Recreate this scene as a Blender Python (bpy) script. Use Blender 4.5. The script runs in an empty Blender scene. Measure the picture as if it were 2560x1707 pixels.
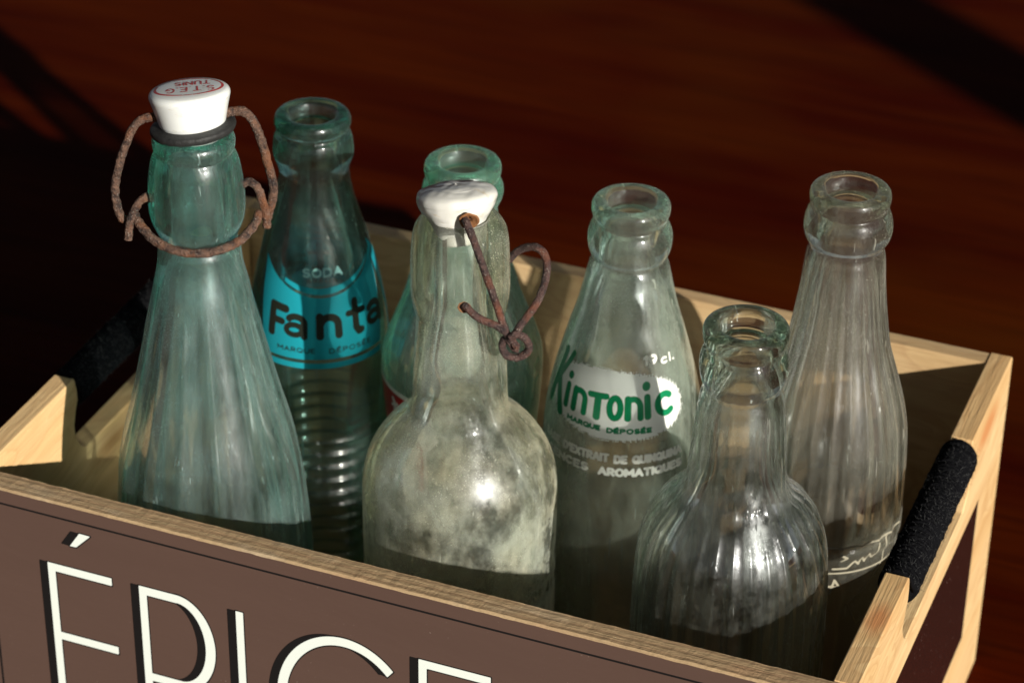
import bpy, bmesh, math, random
import numpy as np
from mathutils import Vector, Matrix, noise
random.seed(7)
R = math.radians
sc = bpy.context.scene
COL = sc.collection

# ------------------------------------------------------------------ camera, sky, sun, exposure
CAM = Vector((0.44458, -0.65016, 0.66407))
FWD = Vector((-0.311011, 0.792155, -0.525132))
RGT = Vector((0.928183, 0.371951, 0.011364))
UPV = Vector((-0.204325, 0.483884, 0.850945))
cd = bpy.data.cameras.new('camera')
cam = bpy.data.objects.new('camera', cd)
COL.objects.link(cam)
cd.sensor_width = 36.0
cd.lens = 97.23
cd.clip_start = 0.02
cd.clip_end = 400.0
cam.matrix_world = Matrix.Translation(CAM) @ Matrix((RGT, UPV, -FWD)).transposed().to_4x4()
cd.dof.use_dof = True
cd.dof.focus_distance = 0.86
cd.dof.aperture_fstop = 16.0
sc.camera = cam

SUN_DIR = Vector((1.0, -0.70, 0.397)).normalized()      # towards the sun
elev = math.asin(SUN_DIR.z)
world = bpy.data.worlds.new('World')
sc.world = world
world.use_nodes = True
wn = world.node_tree
sky = wn.nodes.new('ShaderNodeTexSky')
sky.sky_type = 'NISHITA'
sky.sun_disc = False
sky.sun_elevation = elev
sky.sun_rotation = math.atan2(SUN_DIR.x, SUN_DIR.y)
sky.dust_density = 0.2
sky.air_density = 0.45
hs = wn.nodes.new('ShaderNodeHueSaturation')
hs.inputs['Saturation'].default_value = 0.35
hs.inputs['Value'].default_value = 0.5
wn.links.new(sky.outputs[0], hs.inputs['Color'])
wn.links.new(hs.outputs[0], wn.nodes['Background'].inputs[0])
wn.nodes['Background'].inputs[1].default_value = 0.05
sd = bpy.data.lights.new('sun', 'SUN')
sd.energy = 5.0
sd.angle = R(0.53)
sd.color = (1.0, 0.955, 0.86)
sun = bpy.data.objects.new('sun', sd)
COL.objects.link(sun)
sun.rotation_euler = SUN_DIR.to_track_quat('Z', 'Y').to_euler()
sun.location = (2, -1.4, 1.2)

vs = sc.view_settings
vs.view_transform = 'Standard'
vs.look = 'None'
vs.exposure = 0.45
vs.gamma = 1.0
cy = sc.cycles
cy.max_bounces = 32
cy.transmission_bounces = 28
cy.transparent_max_bounces = 24
cy.glossy_bounces = 8
cy.diffuse_bounces = 4
cy.volume_bounces = 0
cy.caustics_reflective = False
cy.caustics_refractive = True
cy.sample_clamp_indirect = 6.0
cy.use_denoising = True
try:
    cy.denoiser = 'OPENIMAGEDENOISE'
    cy.denoising_input_passes = 'RGB_ALBEDO_NORMAL'
except Exception:
    pass

# ------------------------------------------------------------------ helpers
def tag(o, label=None, cat=None, group=None, kind=None):
    if label: o['label'] = label
    if cat: o['category'] = cat
    if group: o['group'] = group
    if kind: o['kind'] = kind
    return o

def empty(name, loc):
    o = bpy.data.objects.new(name, None)
    o.empty_display_size = 0.02
    o.location = loc
    COL.objects.link(o)
    return o

def mesh_obj(name, verts, faces, mat, parent=None, smooth=True, loc=None):
    me = bpy.data.meshes.new(name)
    me.from_pydata([tuple(v) for v in verts], [], [tuple(f) for f in faces])
    me.materials.append(mat)
    me.update()
    if smooth:
        me.polygons.foreach_set('use_smooth', [True] * len(me.polygons))
    o = bpy.data.objects.new(name, me)
    COL.objects.link(o)
    if parent: o.parent = parent
    if loc: o.location = loc
    return o

def bm_obj(name, bm, mat, parent=None, smooth=False, loc=None):
    me = bpy.data.meshes.new(name)
    bmesh.ops.recalc_face_normals(bm, faces=bm.faces)
    bm.to_mesh(me); bm.free()
    me.materials.append(mat)
    if smooth:
        me.polygons.foreach_set('use_smooth', [True] * len(me.polygons))
    o = bpy.data.objects.new(name, me)
    COL.objects.link(o)
    if parent: o.parent = parent
    if loc: o.location = loc
    return o

class M:
    """small node-tree writer"""
    def __init__(s, name):
        s.mat = bpy.data.materials.new(name)
        s.mat.use_nodes = True
        s.nt = s.mat.node_tree
        s.nt.nodes.clear()
        s.out = s.nt.nodes.new('ShaderNodeOutputMaterial')
    def n(s, typ, ins=None, **props):
        nd = s.nt.nodes.new('ShaderNode' + typ)
        for k, v in props.items(): setattr(nd, k, v)
        for k, v in (ins or {}).items(): s.set(nd.inputs[k], v)
        return nd
    def set(s, sock, v):
        if isinstance(v, bpy.types.NodeSocket): s.nt.links.new(v, sock)
        elif isinstance(v, bpy.types.Node): s.nt.links.new(v.outputs[0], sock)
        else:
            if isinstance(v, tuple) and len(v) == 3 and sock.type == 'RGBA': v = v + (1.0,)
            sock.default_value = v
    def noise(s, vec, scale, detail=4, rough=0.55, dist=0.0):
        return s.n('TexNoise', {'Vector': vec, 'Scale': scale, 'Detail': detail, 'Roughness': rough, 'Distortion': dist}).outputs[0]
    def ramp(s, fac, stops, interp='LINEAR'):
        r = s.n('ValToRGB', {'Fac': fac})
        r.color_ramp.interpolation = interp
        el = r.color_ramp.elements
        while len(el) < len(stops): el.new(0.5)
        for e, (p_, c) in zip(el, stops):
            e.position = p_
            e.color = (c, c, c, 1) if not isinstance(c, tuple) else c + (1.0,)
        return r.outputs[0]
    def math(s, op, a, b=0.0, c=0.0, clamp=False):
        nd = s.n('Math', operation=op, use_clamp=clamp)
        s.set(nd.inputs[0], a); s.set(nd.inputs[1], b); s.set(nd.inputs[2], c)
        return nd.outputs[0]
    def mixc(s, fac, a, b, mode='MIX'):
        nd = s.n('MixRGB', {'Fac': fac, 'Color1': a, 'Color2': b}, blend_type=mode)
        return nd.outputs[0]
    def mixs(s, fac, a, b):
        nd = s.n('MixShader')
        s.set(nd.inputs[0], fac); s.set(nd.inputs[1], a); s.set(nd.inputs[2], b)
        return nd.outputs[0]
    def coord(s, scale=(1, 1, 1), loc=(0, 0, 0), rot=(0, 0, 0)):
        tc = s.n('TexCoord')
        mp = s.n('Mapping', {'Vector': tc.outputs['Object'], 'Scale': scale, 'Location': loc, 'Rotation': rot})
        return mp.outputs[0]
    def bump(s, h, strength, dist):
        return s.n('Bump', {'Height': h, 'Strength': strength, 'Distance': dist}).outputs[0]
    def surf(s, sh): s.set(s.out.inputs['Surface'], sh)
    def vol(s, sh): s.set(s.out.inputs['Volume'], sh)

# ------------------------------------------------------------------ materials
def wood_mat(name, axis, light, mid, dark, seed=0.0, knots=(), wear=0.3, rough=0.5, streak=1.0):
    m = M(name)
    sc_ = [260.0, 260.0, 260.0]; sc_[axis] = 9.0
    v = m.coord(tuple(sc_), (seed, seed * 1.7, seed * 0.6))
    sw = [42.0, 42.0, 42.0]; sw[axis] = 2.6
    vb = m.coord(tuple(sw), (seed * 2.1, seed, seed))
    warp = m.noise(m.coord((12, 12, 12), (seed, 3, 1)), 1.0, 2)
    vb2 = m.n('VectorMath', {0: vb, 1: m.n('VectorMath', {0: m.n('CombineXYZ', {0: warp, 1: warp, 2: warp}), 1: (2.2, 2.2, 2.2)}, operation='MULTIPLY').outputs[0]}, operation='ADD').outputs[0]
    fine = m.noise(v, 1.0, 5, 0.6)
    broad = m.noise(vb2, 1.0, 3, 0.5, 0.6)
    rings = m.math('FRACT', m.math('MULTIPLY', broad, 9.0))
    rings = m.ramp(rings, [(0.0, 0.0), (0.55, 0.35), (0.88, 1.0), (1.0, 0.0)])
    c = m.mixc(m.ramp(broad, [(0.35, 0.0), (0.65, 1.0)]), light, mid)
    c = m.mixc(m.math('MULTIPLY', rings, 0.5 * streak), c, dark)
    c = m.mixc(m.math('MULTIPLY', m.ramp(fine, [(0.45, 0.0), (0.72, 1.0)]), 0.45 * streak), c, dark)
    for (kx, ky, kz, kr, kcol) in knots:
        tc = m.n('TexCoord').outputs['Object']
        sub = m.n('VectorMath', {0: tc, 1: (kx, ky, kz)}, operation='SUBTRACT').outputs[0]
        sq = [1.0, 1.0, 1.0]; sq[axis] = 0.45
        sub = m.n('VectorMath', {0: sub, 1: tuple(sq)}, operation='MULTIPLY').outputs[0]
        ln = m.n('VectorMath', {0: sub}, operation='LENGTH').outputs[1]
        ln = m.math('ADD', ln, m.math('MULTIPLY', m.math('SUBTRACT', fine, 0.5), kr * 0.9))
        f = m.ramp(m.math('DIVIDE', ln, kr * 2.0), [(0.15, 1.0), (0.5, 0.0)])
        c = m.mixc(m.math('MULTIPLY', f, 0.85), c, kcol)
    spots = m.noise(m.coord((90, 90, 90), (seed, 0, 9)), 1.0, 4)
    c = m.mixc(m.math('MULTIPLY', m.ramp(spots, [(0.62, 0.0), (0.8, 1.0)]), wear), c, (0.16, 0.08, 0.05))
    vf = list(sc_); vf = [x * 2.5 for x in vf]; vf[axis] = 30.0
    f2 = m.noise(m.coord(tuple(vf)), 1.0, 3, 0.7)
    bmp = m.bump(m.math('ADD', fine, f2), 0.55, 0.0006)
    m.surf(m.n('BsdfPrincipled', {'Base Color': c, 'Roughness': rough, 'Normal': bmp, 'Specular IOR Level': 0.3}).outputs[0])
    return m.mat

def ply_edge_mat():
    m = M('plywood_edge')
    base = m.coord((1, 1, 1))
    y = m.n('SeparateXYZ', {0: base}).outputs[1]
    wob = m.noise(m.coord((14, 60, 60)), 1.0, 3)
    lay = m.math('FRACT', m.math('ADD', m.math('MULTIPLY', y, 330.0), m.math('MULTIPLY', wob, 0.7)))
    lay = m.ramp(lay, [(0.0, 0.35), (0.3, 1.0), (0.6, 0.9), (0.8, 0.35)])
    fib = m.noise(m.coord((22, 900, 600)), 1.0, 5, 0.65)
    c = m.mixc(lay, (0.30, 0.19, 0.105), (0.42, 0.295, 0.165))
    c = m.mixc(m.math('MULTIPLY', m.ramp(fib, [(0.42, 0.0), (0.7, 1.0)]), 0.35), c, (0.20, 0.11, 0.06))
    blot = m.noise(m.coord((22, 80, 80), (5, 0, 0)), 1.0, 3)
    c = m.mixc(m.math('MULTIPLY', m.ramp(blot, [(0.55, 0.0), (0.75, 1.0)]), 0.45), c, (0.42, 0.20, 0.11))
    c = m.mixc(m.math('MULTIPLY', m.ramp(blot, [(0.3, 1.0), (0.45, 0.0)]), 0.5), c, (0.50, 0.42, 0.30))
    rag = m.noise(m.coord((320, 900, 900)), 1.0, 4, 0.7)
    bmp = m.bump(m.math('ADD', m.math('ADD', fib, rag), m.math('MULTIPLY', lay, 0.3)), 0.5, 0.0010)
    m.surf(m.n('BsdfPrincipled', {'Base Color': c, 'Roughness': 0.75, 'Normal': bmp, 'Specular IOR Level': 0.2}).outputs[0])
    return m.mat

def glass_mat(name, tint, dens, dust=0.12, dustcol=(0.75, 0.76, 0.7), wob=0.25, rough=0.02, streaks=(300, 300, 18), lo=0.45, hi=0.75, specks=0.5, wobs=55, thru=0.93, topdust=1.0, neck=0.19, base=0.10, dustcol2=None, gloss=0.45, lipdust=0.5):
    m = M(name)
    v1 = m.coord(streaks)
    n1 = m.noise(v1, 1.0, 5, 0.65)
    n2 = m.noise(m.coord((48, 48, 36), (3, 1, 2)), 1.0, 8, 0.70)
    n3 = m.noise(m.coord((2400, 2400, 2400)), 1.0, 2, 0.5)
    n4 = m.noise(m.coord((streaks[0] * 3, streaks[1] * 3, streaks[2] * 2), (7, 7, 7)), 1.0, 3, 0.6)
    cloud = m.ramp(m.math('ADD', m.math('MULTIPLY', m.math('ADD', n1, n2), 0.4), m.math('MULTIPLY', n4, 0.2)), [(lo, base), (hi, 1.0)])
    if dustcol2:
        dustcol = m.mixc(m.ramp(m.noise(m.coord((38, 38, 30), (8, 2, 5)), 1.0, 3), [(0.4, 0.0), (0.6, 1.0)]), dustcol, dustcol2)
    sp = m.ramp(n3, [(0.64, 0.0), (0.70, 1.0)])
    sp = m.math('MULTIPLY', sp, m.ramp(n2, [(0.45, 0.1), (0.62, 1.0)]))
    hz_ = m.n('SeparateXYZ', {0: m.coord()}).outputs[2]
    cloud = m.math('MULTIPLY', cloud, m.n('MapRange', {'Value': hz_, 'From Min': 0.13, 'From Max': 0.165, 'To Min': 1.0, 'To Max': topdust}).outputs[0])
    cloud = m.math('MULTIPLY', cloud, m.n('MapRange', {'Value': hz_, 'From Min': neck - 0.004, 'From Max': neck + 0.002, 'To Min': 1.0, 'To Max': lipdust}).outputs[0])
    f = m.math('ADD', m.math('MULTIPLY', cloud, dust), m.math('MULTIPLY', sp, specks * 0.6), clamp=True)
    scr = m.noise(m.coord((700, 700, 40), rot=(0.5, 0.6, 0.2)), 1.0, 2, 0.5)
    f = m.math('ADD', f, m.math('MULTIPLY', m.ramp(scr, [(0.70, 0.0), (0.74, 1.0)]), 0.25), clamp=True)
    # a film of dust hides more when it is crossed at a slant
    gm = m.n('NewGeometry')
    cs = m.math('ABSOLUTE', m.n('VectorMath', {0: gm.outputs['Normal'], 1: gm.outputs['Incoming']}, operation='DOT_PRODUCT').outputs[1])
    f = m.math('SUBTRACT', 1.0, m.math('POWER', m.math('SUBTRACT', 1.0, m.math('MINIMUM', f, 0.95)), m.math('DIVIDE', 1.0, m.math('MAXIMUM', cs, 0.16))))
    wv = m.noise(m.coord((wobs, wobs, wobs * 0.35)), 1.0, 2, 0.5)
    ws = m.noise(m.coord((420, 420, 30)), 1.0, 2, 0.5)
    bmp = m.bump(m.math('ADD', wv, m.math('MULTIPLY', ws, 0.03)), wob, 0.003)
    rg = m.math('ADD', rough, m.math('MULTIPLY', cloud, 0.06))
    g = m.n('BsdfGlass', {'Color': (1, 1, 1), 'Roughness': rg, 'IOR': 1.5, 'Normal': bmp}).outputs[0]
    fr = m.n('Fresnel', {'IOR': 1.5, 'Normal': bmp}).outputs[0]
    thin = m.mixs(m.math('MULTIPLY', fr, 0.9), m.n('BsdfTransparent').outputs[0], m.n('BsdfGlossy', {'Roughness': m.math('ADD', rg, 0.03), 'Normal': bmp}).outputs[0])
    # the thick rounded mouth bends light strongly, the thin body wall lets it pass nearly straight
    zc = m.n('SeparateXYZ', {0: m.coord()}).outputs[2]
    thick = m.n('MapRange', {'Value': zc, 'From Min': neck - 0.006, 'From Max': neck + 0.004, 'To Min': thru, 'To Max': 0.25}).outputs[0]
    g = m.mixs(thick, g, thin)
    d = m.n('BsdfDiffuse', {'Color': dustcol}).outputs[0]
    t = m.n('BsdfTranslucent', {'Color': dustcol}).outputs[0]
    hz = m.n('BsdfGlossy', {'Color': (0.9, 0.92, 0.95), 'Roughness': 0.34, 'Normal': bmp}).outputs[0]
    dd = m.mixs(0.4, d, t)
    dd = m.mixs(gloss, dd, hz)
    m.surf(m.mixs(f, g, dd))
    m.vol(m.n('VolumeAbsorption', {'Color': tint, 'Density': dens}).outputs[0])
    return m.mat

def simple(name, col, rough=0.5, bump=None, spec=0.5, coat=0.0, var=0.0):
    m = M(name)
    c = col
    if var:
        nz = m.noise(m.coord((60, 60, 60)), 1.0, 5)
        c = m.mixc(nz, tuple(x * (1 - var) for x in col), tuple(min(1, x * (1 + var)) for x in col))
    ins = {'Base Color': c, 'Roughness': rough, 'Specular IOR Level': spec, 'Coat Weight': coat, 'Coat Roughness': 0.08}
    if bump:
        ins['Normal'] = m.bump(m.noise(m.coord((bump[0],) * 3), 1.0, 5, 0.6), bump[1], bump[2])
    m.surf(m.n('BsdfPrincipled', ins).outputs[0])
    return m.mat

def print_mat(name, layers, wear=0.0, rough=0.35, halftone=None, translucent=0.0):
    """layers: (attribute, colour) painted in order; signed distances in mm"""
    m = M(name)
    base = m.coord((1, 1, 1))
    wn_ = m.noise(m.coord((260, 260, 260)), 1.0, 5, 0.7)
    wn2 = m.noise(m.coord((1500, 1500, 1500)), 1.0, 3, 0.6)
    col = None; alpha = None
    for i, (att, c) in enumerate(layers):
        a = m.n('Attribute', attribute_name=att).outputs['Fac']
        if halftone and att in halftone:
            vor = m.n('TexVoronoi', {'Vector': base, 'Scale': 1250.0, 'Randomness': 0.3}).outputs['Distance']
            a = m.math('ADD', a, m.math('MULTIPLY', m.math('SUBTRACT', 0.36, vor), halftone[att]))
        ms = m.math('MULTIPLY_ADD', a, 9.0, 0.5, clamp=True)
        if i == 0: col, alpha = c, ms
        else:
            col = m.mixc(ms, col, c)
            alpha = m.math('MAXIMUM', alpha, ms)
    if wear:
        wf = m.ramp(m.math('MULTIPLY_ADD', wn2, 0.5, m.math('MULTIPLY', wn_, 0.5)), [(0.40, 1.0 - wear), (0.5, 1.0)])
        alpha = m.math('MULTIPLY', alpha, wf)
    p_ = m.n('BsdfPrincipled', {'Base Color': col, 'Roughness': rough, 'Specular IOR Level': 0.22}).outputs[0]
    if translucent:
        p_ = m.mixs(translucent, p_, m.n('BsdfTranslucent', {'Color': col}).outputs[0])
    m.surf(m.mixs(alpha, m.n('BsdfTransparent').outputs[0], p_))
    return m.mat

MAT = {}
PINE_L, PINE_M, PINE_D = (0.74, 0.52, 0.27), (0.66, 0.42, 0.19), (0.42, 0.20, 0.07)
MAT['side_l'] = wood_mat('pine_side', 1, PINE_L, PINE_M, PINE_D, 1.3, [(-0.003, 0.083, 0.098, 0.010, (0.20, 0.09, 0.03)), (-0.004, 0.052, 0.112, 0.004, (0.45, 0.18, 0.05))], streak=0.55, wear=0.1)
MAT['side_r'] = wood_mat('pine_side', 1, PINE_L, PINE_M, PINE_D, 4.1, [(0.303, 0.17, 0.128, 0.008, (0.55, 0.22, 0.08)), (0.300, 0.035, 0.138, 0.005, (0.55, 0.22, 0.08))], streak=0.7, wear=0.1)
MAT['back'] = wood_mat('pine_back', 0, (0.62, 0.45, 0.25), (0.50, 0.33, 0.16), (0.33, 0.18, 0.085), 7.7, [(0.18, 0.2, 0.10, 0.012, (0.34, 0.17, 0.08))], streak=0.7, wear=0.25)
MAT['ply_edge'] = ply_edge_mat()
MAT['bottom'] = wood_mat('pine_bottom', 0, (0.5, 0.35, 0.19), (0.4, 0.26, 0.12), (0.25, 0.13, 0.06), 2.2)

def brown_print():
    m = M('brown_print')
    nz = m.noise(m.coord((9, 9, 60)), 1.0, 4)
    c = m.mixc(nz, (0.092, 0.054, 0.042), (0.108, 0.064, 0.050))
    sc1 = m.noise(m.coord((900, 900, 900)), 1.0, 2)
    sc2 = m.noise(m.coord((40, 40, 40)), 1.0, 3)
    sp = m.math('MULTIPLY', m.ramp(sc1, [(0.70, 0.0), (0.75, 1.0)]), m.ramp(sc2, [(0.5, 0.0), (0.7, 1.0)]))
    c = m.mixc(m.math('MULTIPLY', sp, 0.5), c, (0.45, 0.36, 0.30))
    bmp = m.bump(m.noise(m.coord((120, 120, 420)), 1.0, 4), 0.12, 0.0006)
    m.surf(m.n('BsdfPrincipled', {'Base Color': c, 'Roughness': 0.5, 'Normal': bmp, 'Specular IOR Level': 0.35}).outputs[0])
    return m.mat
MAT['brown'] = brown_print()

def floor_mat():
    m = M('dark_mahogany')
    rz = (0, 0, R(4))
    fine = m.noise(m.coord((10, 230, 50), rot=rz), 1.0, 6, 0.6)
    broad = m.noise(m.coord((2.0, 16, 6), rot=rz), 1.0, 4, 0.55, 0.7)
    c = m.mixc(m.ramp(broad, [(0.35, 0.0), (0.68, 1.0)]), (0.034, 0.0022, 0.0), (0.064, 0.0090, 0.0002))
    c = m.mixc(m.math('MULTIPLY', m.ramp(fine, [(0.45, 0.0), (0.7, 1.0)]), 0.6), c, (0.017, 0.0014, 0.0003))
    pat = m.noise(m.coord((3, 5, 4), (2, 5, 0)), 1.0, 3)
    c = m.mixc(m.math('MULTIPLY', m.ramp(pat, [(0.52, 0.0), (0.72, 1.0)]), 0.5), c, (0.070, 0.018, 0.0008))
    bmp = m.bump(fine, 0.25, 0.0006)
    m.surf(m.n('BsdfPrincipled', {'Base Color': c, 'Roughness': 0.6, 'Normal': bmp, 'Specular IOR Level': 0.02}).outputs[0])
    return m.mat
MAT['floor'] = floor_mat()

def rust_mat(name, a, b, c_):
    m = M(name)
    n1 = m.noise(m.coord((330, 330, 330)), 1.0, 6, 0.7)
    n2 = m.noise(m.coord((110, 110, 110), (4, 4, 4)), 1.0, 4)
    c = m.mixc(m.ramp(n1, [(0.38, 0.0), (0.60, 1.0)]), a, b)
    c = m.mixc(m.ramp(n2, [(0.50, 0.0), (0.68, 0.85)]), c, c_)
    n3 = m.noise(m.coord((1400, 1400, 1400)), 1.0, 4)
    c = m.mixc(m.math('MULTIPLY', m.ramp(n3, [(0.58, 0.0), (0.7, 1.0)]), 0.4), c, (0.42, 0.36, 0.31))
    bmp = m.bump(m.math('ADD', n1, n3), 1.0, 0.0009)
    m.surf(m.n('BsdfPrincipled', {'Base Color': c, 'Roughness': 0.7, 'Metallic': 0.15, 'Normal': bmp}).outputs[0])
    return m.mat
MAT['rust'] = rust_mat('rusty_wire', (0.022, 0.012, 0.010), (0.15, 0.080, 0.052), (0.20, 0.065, 0.018))
MAT['rust_dark'] = rust_mat('dark_rusty_wire', (0.018, 0.010, 0.010), (0.085, 0.043, 0.036), (0.15, 0.045, 0.02))

def porcelain(name, tintcol):
    m = M(name)
    n1 = m.noise(m.coord((160, 160, 420)), 1.0, 5, 0.65)
    n2 = m.noise(m.coord((45, 45, 45), (1, 2, 3)), 1.0, 4)
    c = m.mixc(m.math('MULTIPLY', m.ramp(n1, [(0.58, 0.0), (0.70, 1.0)]), 0.5), tintcol, (0.52, 0.40, 0.24))
    c = m.mixc(m.math('MULTIPLY', m.ramp(n2, [(0.45, 0.0), (0.75, 1.0)]), 0.25), c, (0.62, 0.62, 0.56))
    bmp = m.bump(n2, 0.08, 0.001)
    m.surf(m.n('BsdfPrincipled', {'Base Color': c, 'Roughness': 0.16, 'Normal': bmp, 'Subsurface Weight': 0.15, 'Subsurface Radius': (0.004, 0.004, 0.003), 'Subsurface Scale': 0.5}).outputs[0])
    return m.mat
MAT['porc'] = porcelain('white_porcelain', (0.76, 0.78, 0.76))
MAT['porc2'] = porcelain('grey_white_porcelain', (0.70, 0.69, 0.64))
MAT['rubber'] = simple('cracked_black_rubber', (0.014, 0.014, 0.0135), 0.65, (240, 0.8, 0.001), var=0.5)
MAT['hole'] = simple('rust_stain', (0.22, 0.09, 0.03), 0.8, (400, 0.6, 0.001), var=0.6)
MAT['wool'] = simple('black_wool', (0.0065, 0.0065, 0.0075), 1.0, (900, 1.0, 0.001), spec=0.0, var=0.4)
MAT['fuzz'] = simple('grey_wool_fibre', (0.075, 0.075, 0.075), 1.0, spec=0.0)

GA = (0.55, 0.90, 0.83)
MAT['gA'] = glass_mat('aqua_glass', (0.42, 0.93, 0.86), 100, dust=0.15, dustcol=(0.64, 0.88, 0.82), wob=0.10, wobs=30, specks=0.55, streaks=(200, 200, 12), lo=0.40, hi=0.66, thru=0.78, neck=0.206, base=0.10, gloss=0.5, lipdust=0.8)
MAT['gF'] = glass_mat('green_glass', (0.33, 0.90, 0.80), 100, dust=0.08, dustcol=(0.50, 0.84, 0.74), specks=0.25, lo=0.42, hi=0.64, wob=0.12, neck=0.197, lipdust=0.8, gloss=0.6, thru=0.88)
MAT['gC'] = glass_mat('bottle_green_glass', (0.50, 0.94, 0.78), 60, dust=0.22, dustcol=(0.55, 0.92, 0.74), specks=0.15, wob=0.12, neck=0.190, base=0.45, lipdust=0.6)
MAT['gK'] = glass_mat('pale_green_glass', (0.66, 0.92, 0.84), 45, dust=0.24, dustcol=(0.82, 0.90, 0.74), specks=0.5, lo=0.42, hi=0.64, wob=0.12, streaks=(120, 120, 60), neck=0.186, base=0.15, gloss=0.35, lipdust=0.35)
MAT['gS'] = glass_mat('grey_clear_glass', (0.66, 0.84, 0.70), 50, dust=0.12, dustcol=(0.80, 0.83, 0.70), specks=0.50, lo=0.44, hi=0.62, wob=0.14, thru=0.80, neck=0.188, base=0.05, gloss=0.7, streaks=(150, 150, 120), lipdust=0.12)
MAT['gR'] = glass_mat('clear_glass', (0.76, 0.85, 0.70), 40, dust=0.13, dustcol=(0.88, 0.84, 0.68), specks=0.6, lo=0.40, hi=0.66, wob=0.12, streaks=(200, 200, 14), thru=0.82, neck=0.210, base=0.10, gloss=0.5, lipdust=0.4)
MAT['gW'] = glass_mat('milky_glass', (0.86, 0.92, 0.78), 40, dust=0.40, dustcol=(0.82, 0.87, 0.74), specks=1.0, streaks=(110, 110, 90), lo=0.45, hi=0.63, wob=0.16, base=0.10, topdust=0.34, thru=0.88, dustcol2=(0.86, 0.80, 0.56), neck=0.294, gloss=0.25)

# ------------------------------------------------------------------ printed marks as signed distance
def arc(cx, cy_, rx, ry, a0, a1, n=12):
    return [(cx + rx * math.cos(R(a0 + (a1 - a0) * i / n)), cy_ + ry * math.sin(R(a0 + (a1 - a0) * i / n))) for i in range(n + 1)]
G = {  # glyph: (advance, strokes), cap height 1
 'A': (.72, [[(0, 0), (.36, 1), (.72, 0)], [(.13, .34), (.59, .34)]]),
 'B': (.6, [[(0, 0), (0, 1), (.3, 1)] + arc(.3, .76, .26, .24, 90, -90) + [(0, .52)], [(.3, .52)] + arc(.3, .26, .3, .26, 90, -90) + [(0, 0)]]),
 'C': (.66, [arc(.36, .5, .36, .5, 50, 310, 20)]),
 'D': (.66, [[(0, 0), (0, 1), (.25, 1)] + arc(.25, .5, .41, .5, 90, -90, 16) + [(0, 0)]]),
 'E': (.52, [[(.52, 0), (0, 0), (0, 1), (.52, 1)], [(0, .52), (.45, .52)]]),
 'F': (.52, [[(0, 0), (0, 1), (.52, 1)], [(0, .52), (.45, .52)]]),
 'G': (.7, [arc(.36, .5, .36, .5, 50, 350, 20) + [(.40, .42)]]),
 'I': (.02, [[(0, 0), (0, 1)]]),
 'K': (.6, [[(0, 0), (0, 1)], [(.6, 1), (0, .42)], [(.18, .56), (.6, 0)]]),
 'M': (.8, [[(0, 0), (0, 1), (.4, .3), (.8, 1), (.8, 0)]]),
 'N': (.64, [[(0, 0), (0, 1), (.64, 0), (.64, 1)]]),
 'O': (.74, [arc(.37, .5, .37, .5, 0, 360, 24)]),
 'P': (.56, [[(0, 0), (0, 1), (.28, 1)] + arc(.28, .74, .28, .26, 90, -90) + [(0, .48)]]),
 'Q': (.74, [arc(.37, .5, .37, .5, 0, 360, 24), [(.45, .25), (.74, -.05)]]),
 'R': (.58, [[(0, 0), (0, 1), (.28, 1)] + arc(.28, .74, .28, .26, 90, -90) + [(0, .48)], [(.25, .48), (.58, 0)]]),
 'S': (.56, [arc(.28, .74, .26, .26, 40, 250, 12) + arc(.28, .25, .28, .25, 80, -150, 12)]),
 'T': (.6, [[(0, 1), (.6, 1)], [(.3, 1), (.3, 0)]]),
 'U': (.62, [[(0, 1), (0, .3)] + arc(.31, .3, .31, .3, 180, 360, 12) + [(.62, 1)]]),
 'X': (.6, [[(0, 0), (.6, 1)], [(0, 1), (.6, 0)]]),
 'É': (.52, [[(.52, 0), (0, 0), (0, 1), (.52, 1)], [(0, .52), (.45, .52)], [(.18, 1.18), (.38, 1.38)]]),
 "'": (.05, [[(0, .75), (.05, 1)]]), '.': (.05, [[(0, 0), (.04, 0)]]), ' ': (.4, []),
 '1': (.25, [[(0, .8), (.22, 1), (.22, 0)]]),
 '9': (.56, [arc(.28, .68, .28, .32, 0, 360, 18), [(.56, .68)] + arc(.1, .68, .46, .68, 0, -70, 8)]),
 'c': (.5, [arc(.28, .33, .28, .33, 55, 305, 16)]), 'l': (.02, [[(0, 0), (0, 1)]]),
}
def text(txt, x0, x1, y0, h, lw):
    """strokes of txt filling x0..x1 with cap height h"""
    adv = sum(G[c][0] for c in txt); n = len(txt) - 1
    gap = 0.30
    tot = adv + gap * n
    sx = (x1 - x0 - lw) / tot
    out = []; x = x0 + lw / 2
    for c in txt:
        a, st = G[c]
        for s_ in st: out.append(([(x + px * sx, y0 + lw / 2 + py * (h - lw)) for px, py in s_], lw))
        x += (a + gap) * sx
    return out
def sd_strokes(X, Y, strokes, rough=0.0):
    d = np.full(X.shape, 1e3)
    for pts, w in strokes:
        for (ax_, ay), (bx_, by) in zip(pts[:-1], pts[1:]):
            dx, dy = bx_ - ax_, by - ay
            L2 = dx * dx + dy * dy + 1e-12
            t_ = np.clip(((X - ax_) * dx + (Y - ay) * dy) / L2, 0, 1)
            dd = np.hypot(X - ax_ - t_ * dx, Y - ay - t_ * dy) - w / 2
            np.minimum(d, dd, out=d)
    return -d
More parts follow.
